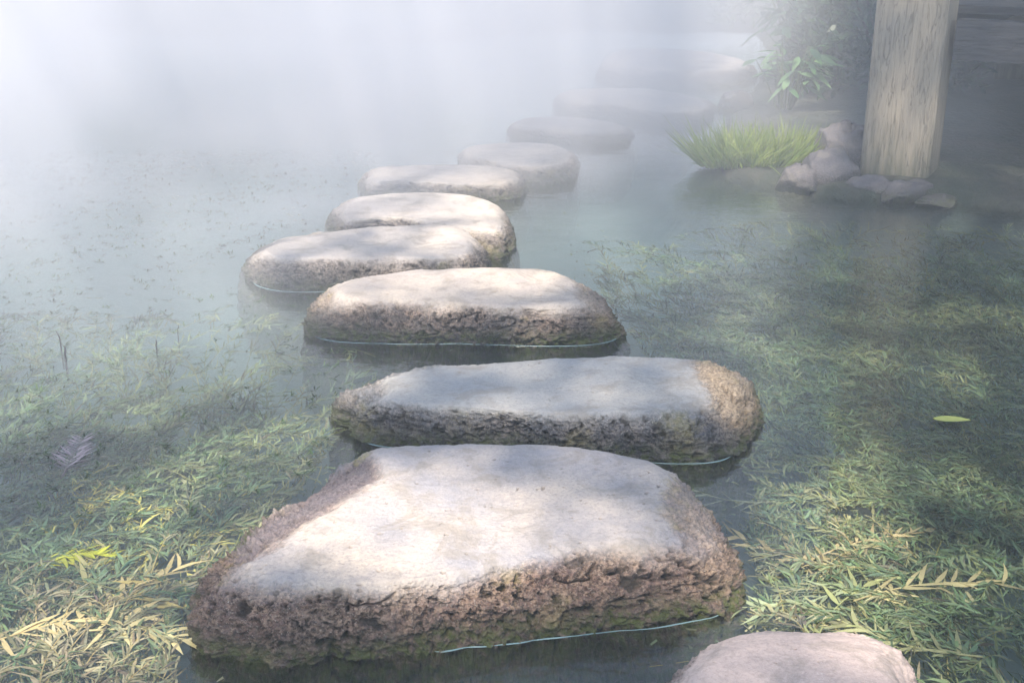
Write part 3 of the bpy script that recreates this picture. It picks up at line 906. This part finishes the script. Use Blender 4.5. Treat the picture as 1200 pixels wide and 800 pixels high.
def tree_crown_leaves(C0, n, ls, c0, c1):
    D = rng.normal(0, 1, (n, 3)); b = C0
    V, q = leaf_strips(b, D, rng.normal(0, .7, (n, 3)) + [0, 0, 1], rng.uniform(*ls, n), rng.uniform(*ls, n) * .5, rng.normal(-.1, .2, n), None, (.2, 1, .8, .05))
    k = rng.random((n, 1)); C = np.repeat((np.array(c0) * (1 - k) + np.array(c1) * k), 8, axis=0)
    return V, q, C


def tree(loc, h, cr, n, lab, c0=(0.03, 0.07, 0.025), c1=(0.08, 0.14, 0.05), low=0.25):
    root = empty('tree', loc); tag(root, lab, 'tree', 'trees round the pond')
    V, Fq = [], []
    tube_path(V, Fq, [(0, 0, -.1), (0.08, 0, h * .3), (-.05, .1, h * .6), (0, 0, h * .92)], [.16, .12, .08, .02])
    ends = []
    for k in range(9):
        a = k * 2.4; z0 = h * (low + .06 * k); e = np.array([math.cos(a) * cr * .75, math.sin(a) * cr * .75, z0 + h * .16])
        tube_path(V, Fq, [(0, 0, z0), e * .5 + [0, 0, z0 * .5 + .1], e], [.06, .04, .015], 6); ends.append(e)
    mesh_obj('trunk', np.array(V), np.array(Fq), M_bark, root)
    cl = np.array([rng.normal(0, 1, 3) * [cr * .42, cr * .42, h * .19] + [0, 0, h * (low + 1) / 2] for _ in range(46)] + ends)
    ci = rng.integers(0, len(cl), n)
    b = cl[ci] + rng.normal(0, 1, (n, 3)) * cr * .17
    V, q, C = tree_crown_leaves(b, n, (0.12, 0.22), c0, c1)
    mesh_obj('crown', V, q, M_leaf, root, cols=C)


tree((-5.2, 14.6, .3), 4.4, 1.8, 9000, 'leafy tree on the far bank, leftmost of the ones reflected in the mist')
tree((-2.2, 15.4, .3), 3.6, 1.6, 8000, 'round low tree on the far bank behind the left water')
tree((4.8, 13.5, .3), 5.0, 2.2, 9000, 'tall dark tree beyond the pavilion roof')
tree((8.2, 8.5, .3), 5.5, 2.4, 9000, 'tree to the right of the pavilion, outside the picture')

# unseen tree behind the camera's left shoulder, crown leaves placed to shape the dapples
SUN_EL, SUN_AZ = R(54), math.atan2(-0.2, -0.98)   # azimuth: x = sin, y = cos
SD = np.array([-0.2 * math.cos(SUN_EL), -0.98 * math.cos(SUN_EL), math.sin(SUN_EL)])


def lit(px, py):
    """wanted sun pattern; crown leaves are thinned out where it is high"""
    e = lambda cx, cy, rx, ry: sstep(1.15, 0.75, np.hypot((px - cx) / rx, (py - cy) / ry))
    l = np.maximum.reduce([e(455, 622, 215, 88), e(560, 332, 170, 26), e(565, 238, 70, 16),
                           e(230, 345, 150, 32) * .8, e(60, 720, 190, 90), e(1010, 690, 240, 110) * .9, e(1000, 400, 170, 25) * .5, e(640, 450, 210, 34) * .55, e(930, 775, 120, 34) * .7,
                           e(960, 420, 110, 18) * .6, e(855, 455, 45, 30) * .8, e(220, 400, 300, 130) * .8, e(150, 570, 170, 60) * .75, e(1050, 540, 160, 70) * .6, e(880, 360, 120, 30) * .5, e(800, 470, 60, 30) * .6,
                           sstep(560, 300, px) * sstep(360, 300, py) * .8, sstep(880, 690, px) * sstep(350, 260, py) * .75,
                           e(900, 130, 110, 110) * .9, e(1050, 130, 60, 90) * .25])
    return l


def shade_tree():
    root = empty('tree', (-4.6, -6.0, .2)); tag(root, 'tall unseen tree on the near bank, crown shaped to dapple the stones with shade', 'tree', 'trees round the pond')
    o0 = np.array([-4.6, -6.0, .2])
    n = 60000
    gx = rng.uniform(-2.4, 3.8, n); gy = rng.uniform(1.0, 10.5, n)
    px, py = topx(gx, gy, 0.08)
    keep = rng.random(n) > lit(px, py) * 1.02
    keep &= gy > 1.0
    gx, gy = gx[keep], gy[keep]
    cl = fbm(np.stack([gx, gy, gx * 0], 1) * 2.4, 3, 55.0)
    k2 = rng.random(len(gx)) < np.clip(0.62 + 1.3 * cl, 0.05, 1)
    gx, gy = gx[k2][:10500], gy[k2][:10500]
    hz = rng.uniform(8.0, 11.0, len(gx)) 
    t = (hz - 0.08) / SD[2]
    b = np.stack([gx + SD[0] * t, gy + SD[1] * t, hz], 1) - o0
    V, q, C = tree_crown_leaves(b, len(b), (0.13, 0.24), (0.04, 0.09, 0.03), (0.10, 0.18, 0.05))
    mesh_obj('crown', V, q, M_leaf, root, cols=C)
    V, Fq = [], []
    tube_path(V, Fq, [(0, 0, -.3), (-.3, .3, 2.6), (-.8, .6, 5.4), (-.2, 1.2, 8.8)], [.30, .24, .18, .06])
    for e in ((5.4, 1.0, 9.2), (5.0, 4.0, 9.4), (2.0, 7.0, 9.3), (0.6, 5.6, 9.2), (4.6, 7.0, 9.1)):
        e = np.array(e); tube_path(V, Fq, [(-.8, .6, 5.4), e * .5 + [-.4, .3, 3.4], e], [.12, .07, .02], 6)
    mesh_obj('trunk', np.array(V), np.array(Fq), M_bark, root)


shade_tree()

# ------------------------------------------------------------------ small single things
def single_leaf():
    p = P(1115, 495)
    n = 14; V, Fq = [], []
    for i in range(n + 1):
        t = i / n; wv = 0.017 * math.sin(math.pi * t ** .8) ** .8 + .0005; x = (t - .5) * 0.088
        y = 0.006 * math.sin(t * 3)
        for u_ in (-1, 0, 1): V.append((x, y + u_ * wv, 0.004 + .003 * abs(u_) + 0.004 * t * t))
    for i in range(n):
        for u_ in (0, 1): b = i * 3 + u_; Fq.append((b, b + 3, b + 4, b + 1))
    s = NT('fallen_leaf_yellow'); s.pbr(s.mix(s.noise(90, 4, .6, s.n('ShaderNodeTexCoord').outputs['Object']), (0.30, 0.36, 0.06), (0.46, 0.46, 0.12)), .5)
    o = mesh_obj('fallen_leaf', V, Fq, s.m); o.location = (p[0], p[1], 0.0); o.rotation_euler = (0, 0, R(-12))
    tag(o, 'single yellow-green fallen leaf floating on the weedy water at the right', 'leaf')


single_leaf()

M_twig = NT('dark_twig'); M_twig.pbr((0.018, 0.016, 0.018), .6); M_twig = M_twig.m


def twig(px, py, h, lean, r, lab, bend=0.2):
    p = P(px, py); V, Fq = [], []
    tube_path(V, Fq, [(0, 0, -.08), (0.0, 0, 0.0), (lean * .4 + bend * .01, 0, h * .5), (lean, 0, h)], [r, r, r * .9, r * .4], 7)
    o = mesh_obj('twig', np.array(V), np.array(Fq), M_twig); o.location = (p[0], p[1], 0)
    tag(o, lab, 'twig', 'dark twig ends poking out of the left water')


twig(71, 402, 0.038, -0.008, 0.0022, 'thin curved dark twig, upper one of the pair at the far left')
twig(76, 415, 0.024, 0.003, 0.0036, 'thick short dark twig stub, lower one of the pair at the far left')
twig(183, 404, 0.016, 0.001, 0.0024, 'tiny dark stub alone in the pale water left of the third stone')
twig(208, 386, 0.014, 0.005, 0.0014, 'thin tiny twig end just above the lone stub')


def frond():
    p = P(88, 528); base, D = [], []
    root = empty('withered_frond', (p[0], p[1], -0.006), R(96)); tag(root, 'withered mauve-grey feathery frond lying in the water at the far left', 'frond')
    for k in range(26):
        t = k / 26
        for sg in (-1, 1):
            for w_ in range(2):
                base.append([-.085 + .165 * t, 0, .004 * w_]); D.append([0.75 - .3 * t + w_ * .25, sg * (1.0), -.05 + .2 * w_])
    base, D = np.array(base), np.array(D, float) + rng.normal(0, .10, (len(base), 3)); n = len(base)
    tt = np.repeat(np.arange(26) / 26, 4)
    L = .068 * (1 - .62 * tt) * rng.uniform(.8, 1.15, n)
    V, q = leaf_strips(base, D, np.tile([[0., 0, 1]], (n, 1)), L, np.full(n, .0042), rng.normal(0, .1, n), rng.normal(0, .15, n))
    C = np.repeat(np.array([.40, .34, .36]) * rng.uniform(.6, 1.3, (n, 1)), 8, axis=0)
    mesh_obj('leaflets', V, q, M_weed, root, cols=C)
    V2, F2 = [], []
    tube_path(V2, F2, [(-.13, 0, 0), (0, .003, 0), (.09, 0, 0)], [.0028, .002, .001], 6)
    mesh_obj('stem', np.array(V2), np.array(F2), M_weed, root, cols=np.tile([[.25, .2, .2]], (len(V2), 1)))


frond()


def sprig(px, py, lab, col, n=34, ln=.22, rz=0.0, z=-.01, L=(.03, .055), W=.008, k=1.0):
    n = max(10, int(n * 0.62)); L = (L[0] * 1.35, L[1] * 1.35); W = W * 1.15
    p = P(px, py); root = empty('weed_sprig', (p[0], p[1], z), rz); tag(root, lab, 'water plant', 'single sprigs in the near weed')
    t = np.linspace(0.08, 1, n); base = np.stack([t * ln - ln / 2, .03 * np.sin(t * 3), t * 0.002], 1)
    sg = np.where(np.arange(n) % 2 == 0, 1, -1)
    a = sg * rng.uniform(.25, 1.35, n) * (1.1 - .5 * t)
    D = np.stack([np.cos(a), np.sin(a), rng.normal(.02, .12, n)], 1)
    V, q = leaf_strips(base, D, np.stack([rng.normal(0, .3, n), rng.normal(0, .3, n), np.ones(n)], 1), rng.uniform(*L, n), np.full(n, W) * rng.uniform(.8, 1.2, n), rng.normal(0, .12, n), rng.normal(0, .2, n), (.4, 1, .9, .5, .05))
    V[:, 2] = np.minimum(V[:, 2], -z - .0015)
    C = np.repeat(np.array(col) * rng.uniform(.7, 1.35, (n, 1)), 10, axis=0)
    mesh_obj('leaves', V, q, M_weed, root, cols=C)
    V2, F2 = [], []
    tt = np.linspace(0, 1, 8)
    tube_path(V2, F2, [(x * ln - ln / 2, .03 * math.sin(x * 3), 0) for x in tt], np.linspace(.002, .0012, 8), 6)
    mesh_obj('stem', np.array(V2), np.array(F2), M_weed, root, cols=np.tile(np.array([col]) * 1.1, (len(V2), 1)))
    return root


sprig(85, 655, 'vivid yellow-green sprig at the far left of the near weed', (.48, .50, .05), 60, .13, R(15), -.006, (.02, .035), .007)
sprig(70, 735, 'cream-tan sprig in the lower left corner', (.62, .50, .26), 30, .26, R(20), -.008, (.04, .06))
sprig(150, 700, 'pale tan sprig with wide leaves left of the foreground boulder', (.58, .47, .24), 34, .26, R(60), -.01, (.04, .06))
sprig(165, 745, 'cream sprig at the bottom edge left of the foreground boulder', (.66, .56, .30), 30, .22, R(-15), -.008, (.04, .06))
sprig(205, 690, 'yellow-brown sprig reaching towards the foreground boulder', (.52, .42, .16), 24, .16, R(140), -.012, (.03, .05))
sprig(120, 668, 'olive-tan sprig just right of the vivid yellow-green one', (.42, .38, .18), 30, .24, R(100), -.012, (.04, .055))
sprig(1010, 640, 'long beige sprig in the middle of the right weed bed', (.48, .39, .22), 34, .34, R(25), -.01, (.035, .055))
sprig(1000, 712, 'olive sprig slanting up from above the bottom right stone', (.36, .38, .18), 30, .32, R(50), -.008, (.04, .06))
sprig(1090, 690, 'tan sprig pointing right in the lower right corner', (.46, .40, .22), 32, .30, R(10), -.008, (.04, .06))
sprig(1060, 740, 'broad green-tan sprig at the bottom right corner', (.40, .40, .22), 30, .26, R(150), -.006, (.04, .06))
sprig(872, 575, 'lone pale sprig stretched over the dark water beside the foreground boulder', (.34, .36, .24), 14, .18, R(168), -.012, (.03, .05), .006)
sprig(935, 640, 'tan sprig at the open edge of the right weed bed', (.46, .38, .20), 30, .26, R(150), -.01, (.035, .055))
sprig(935, 690, 'grey-green sprig fanning out above the bottom right stone', (.32, .36, .22), 30, .24, R(200), -.01, (.035, .06))

# ------------------------------------------------------------------ haze and steam
def vol_box(name, lo, hi, mat, label):
    (x0, y0, z0), (x1, y1, z1) = lo, hi
    V = [(x0, y0, z0), (x1, y0, z0), (x1, y1, z0), (x0, y1, z0), (x0, y0, z1), (x1, y0, z1), (x1, y1, z1), (x0, y1, z1)]
    o = mesh_obj(name, V, [(0, 3, 2, 1), (4, 5, 6, 7), (0, 1, 5, 4), (1, 2, 6, 5), (2, 3, 7, 6), (3, 0, 4, 7)], mat, smooth=False)
    return tag(o, label, 'mist', kind='stuff')


s = NT('haze_air'); pv = s.n('ShaderNodeVolumePrincipled')
pv.inputs['Color'].default_value = (0.84, 0.91, 0.97, 1); pv.inputs['Density'].default_value = 0.021
s.t.links.new(pv.outputs[0], s.out.inputs['Volume'])
vol_box('haze', (-240, -230, -3), (240, 260, 9), s.m, 'pale even haze hanging in the air over the whole pond')

s = NT('steam_bank'); v = s.pos()
sep = s.n('ShaderNodeSeparateXYZ'); s.t.links.new(v, sep.inputs[0]); X, Y, Z = sep.outputs
def lin(a, lo, hi):
    nd = s.n('ShaderNodeMapRange'); nd.interpolation_type = 'SMOOTHERSTEP'; s.t.links.new(a, nd.inputs[0])
    nd.inputs[1].default_value = lo; nd.inputs[2].default_value = hi; nd.inputs[3].default_value = 0; nd.inputs[4].default_value = 1
    return nd.outputs[0]
# the bank of steam lies left and behind: its right edge slants away from the path
edge = s.math('SUBTRACT', X, s.math('MULTIPLY', s.math('SUBTRACT', Y, 3.2), 0.18))
mx = lin(edge, 2.7, -1.1)
my = lin(s.math('SUBTRACT', Y, s.math('MULTIPLY', X, 0.20)), 3.7, 5.9)
mz = lin(Z, 3.2, 0.1)
nn = s.noise(0.9, 2, .5, v, 0.3)
dn = s.ramp(nn, [(0.36, 0.10), (0.62, 1.0)])
my = s.math('MULTIPLY', my, s.math('SUBTRACT', 1.0, s.math('MULTIPLY', lin(Y, 5.6, 7.6), 0.72)))
den = s.math('MULTIPLY', s.math('MULTIPLY', mx, my), s.math('MULTIPLY', mz, s.math('MULTIPLY', dn, 1.5)))
low = s.math('MULTIPLY', s.math('MULTIPLY', lin(X, 0.2, -1.0), lin(Y, 2.1, 3.3)), s.math('MULTIPLY', lin(Z, 0.55, 0.0), s.math('MULTIPLY', dn, 0.42)))
den = s.math('ADD', den, low)
pv = s.n('ShaderNodeVolumePrincipled'); pv.inputs['Color'].default_value = (0.87, 0.89, 0.94, 1)
s.t.links.new(den, pv.inputs['Density']); s.t.links.new(pv.outputs[0], s.out.inputs['Volume'])
s.m.volume_intersection_method = 'FAST' if hasattr(s.m, 'volume_intersection_method') else None
vol_box('steam', (-6.5, 2.0, 0.005), (4.4, 11.4, 3.3), s.m, 'thick pale steam drifting over the left and far water')

# ------------------------------------------------------------------ light
wd = bpy.data.worlds.new('World'); sc.world = wd; wd.use_nodes = True
nt = wd.node_tree; nt.nodes.clear()
sk = nt.nodes.new('ShaderNodeTexSky'); sk.sky_type = 'NISHITA'; sk.sun_disc = False
sk.sun_elevation = SUN_EL; sk.sun_rotation = SUN_AZ; sk.air_density = 1.0; sk.dust_density = 1.8; sk.ozone_density = 1.0
bg = nt.nodes.new('ShaderNodeBackground'); bg.inputs['Strength'].default_value = 0.15
wo = nt.nodes.new('ShaderNodeOutputWorld')
nt.links.new(sk.outputs[0], bg.inputs[0]); nt.links.new(bg.outputs[0], wo.inputs[0])
ld = bpy.data.lights.new('sun', 'SUN'); ld.energy = 5.0; ld.angle = R(0.7); ld.color = (1.0, 0.87, 0.73)
lo = bpy.data.objects.new('sun', ld); COL.objects.link(lo)
lo.rotation_euler = Vector(SD.tolist()).to_track_quat('Z', 'Y').to_euler()
lo.location = (3, -4, 8)

vs = sc.view_settings
vs.view_transform = 'Standard'; vs.look = 'None'; vs.exposure = 1.30; vs.gamma = 1.0; vs.use_curve_mapping = False
cy = sc.cycles
cy.max_bounces = 8; cy.diffuse_bounces = 3; cy.glossy_bounces = 3; cy.transmission_bounces = 2; cy.volume_bounces = 2
cy.transparent_max_bounces = 12
cy.use_denoising = True
cy.use_adaptive_sampling = True; cy.adaptive_threshold = 0.02
cy.volume_step_rate = 2.0; cy.volume_max_steps = 128
cy.caustics_reflective = False; cy.caustics_refractive = False
cy.sample_clamp_indirect = 6.0
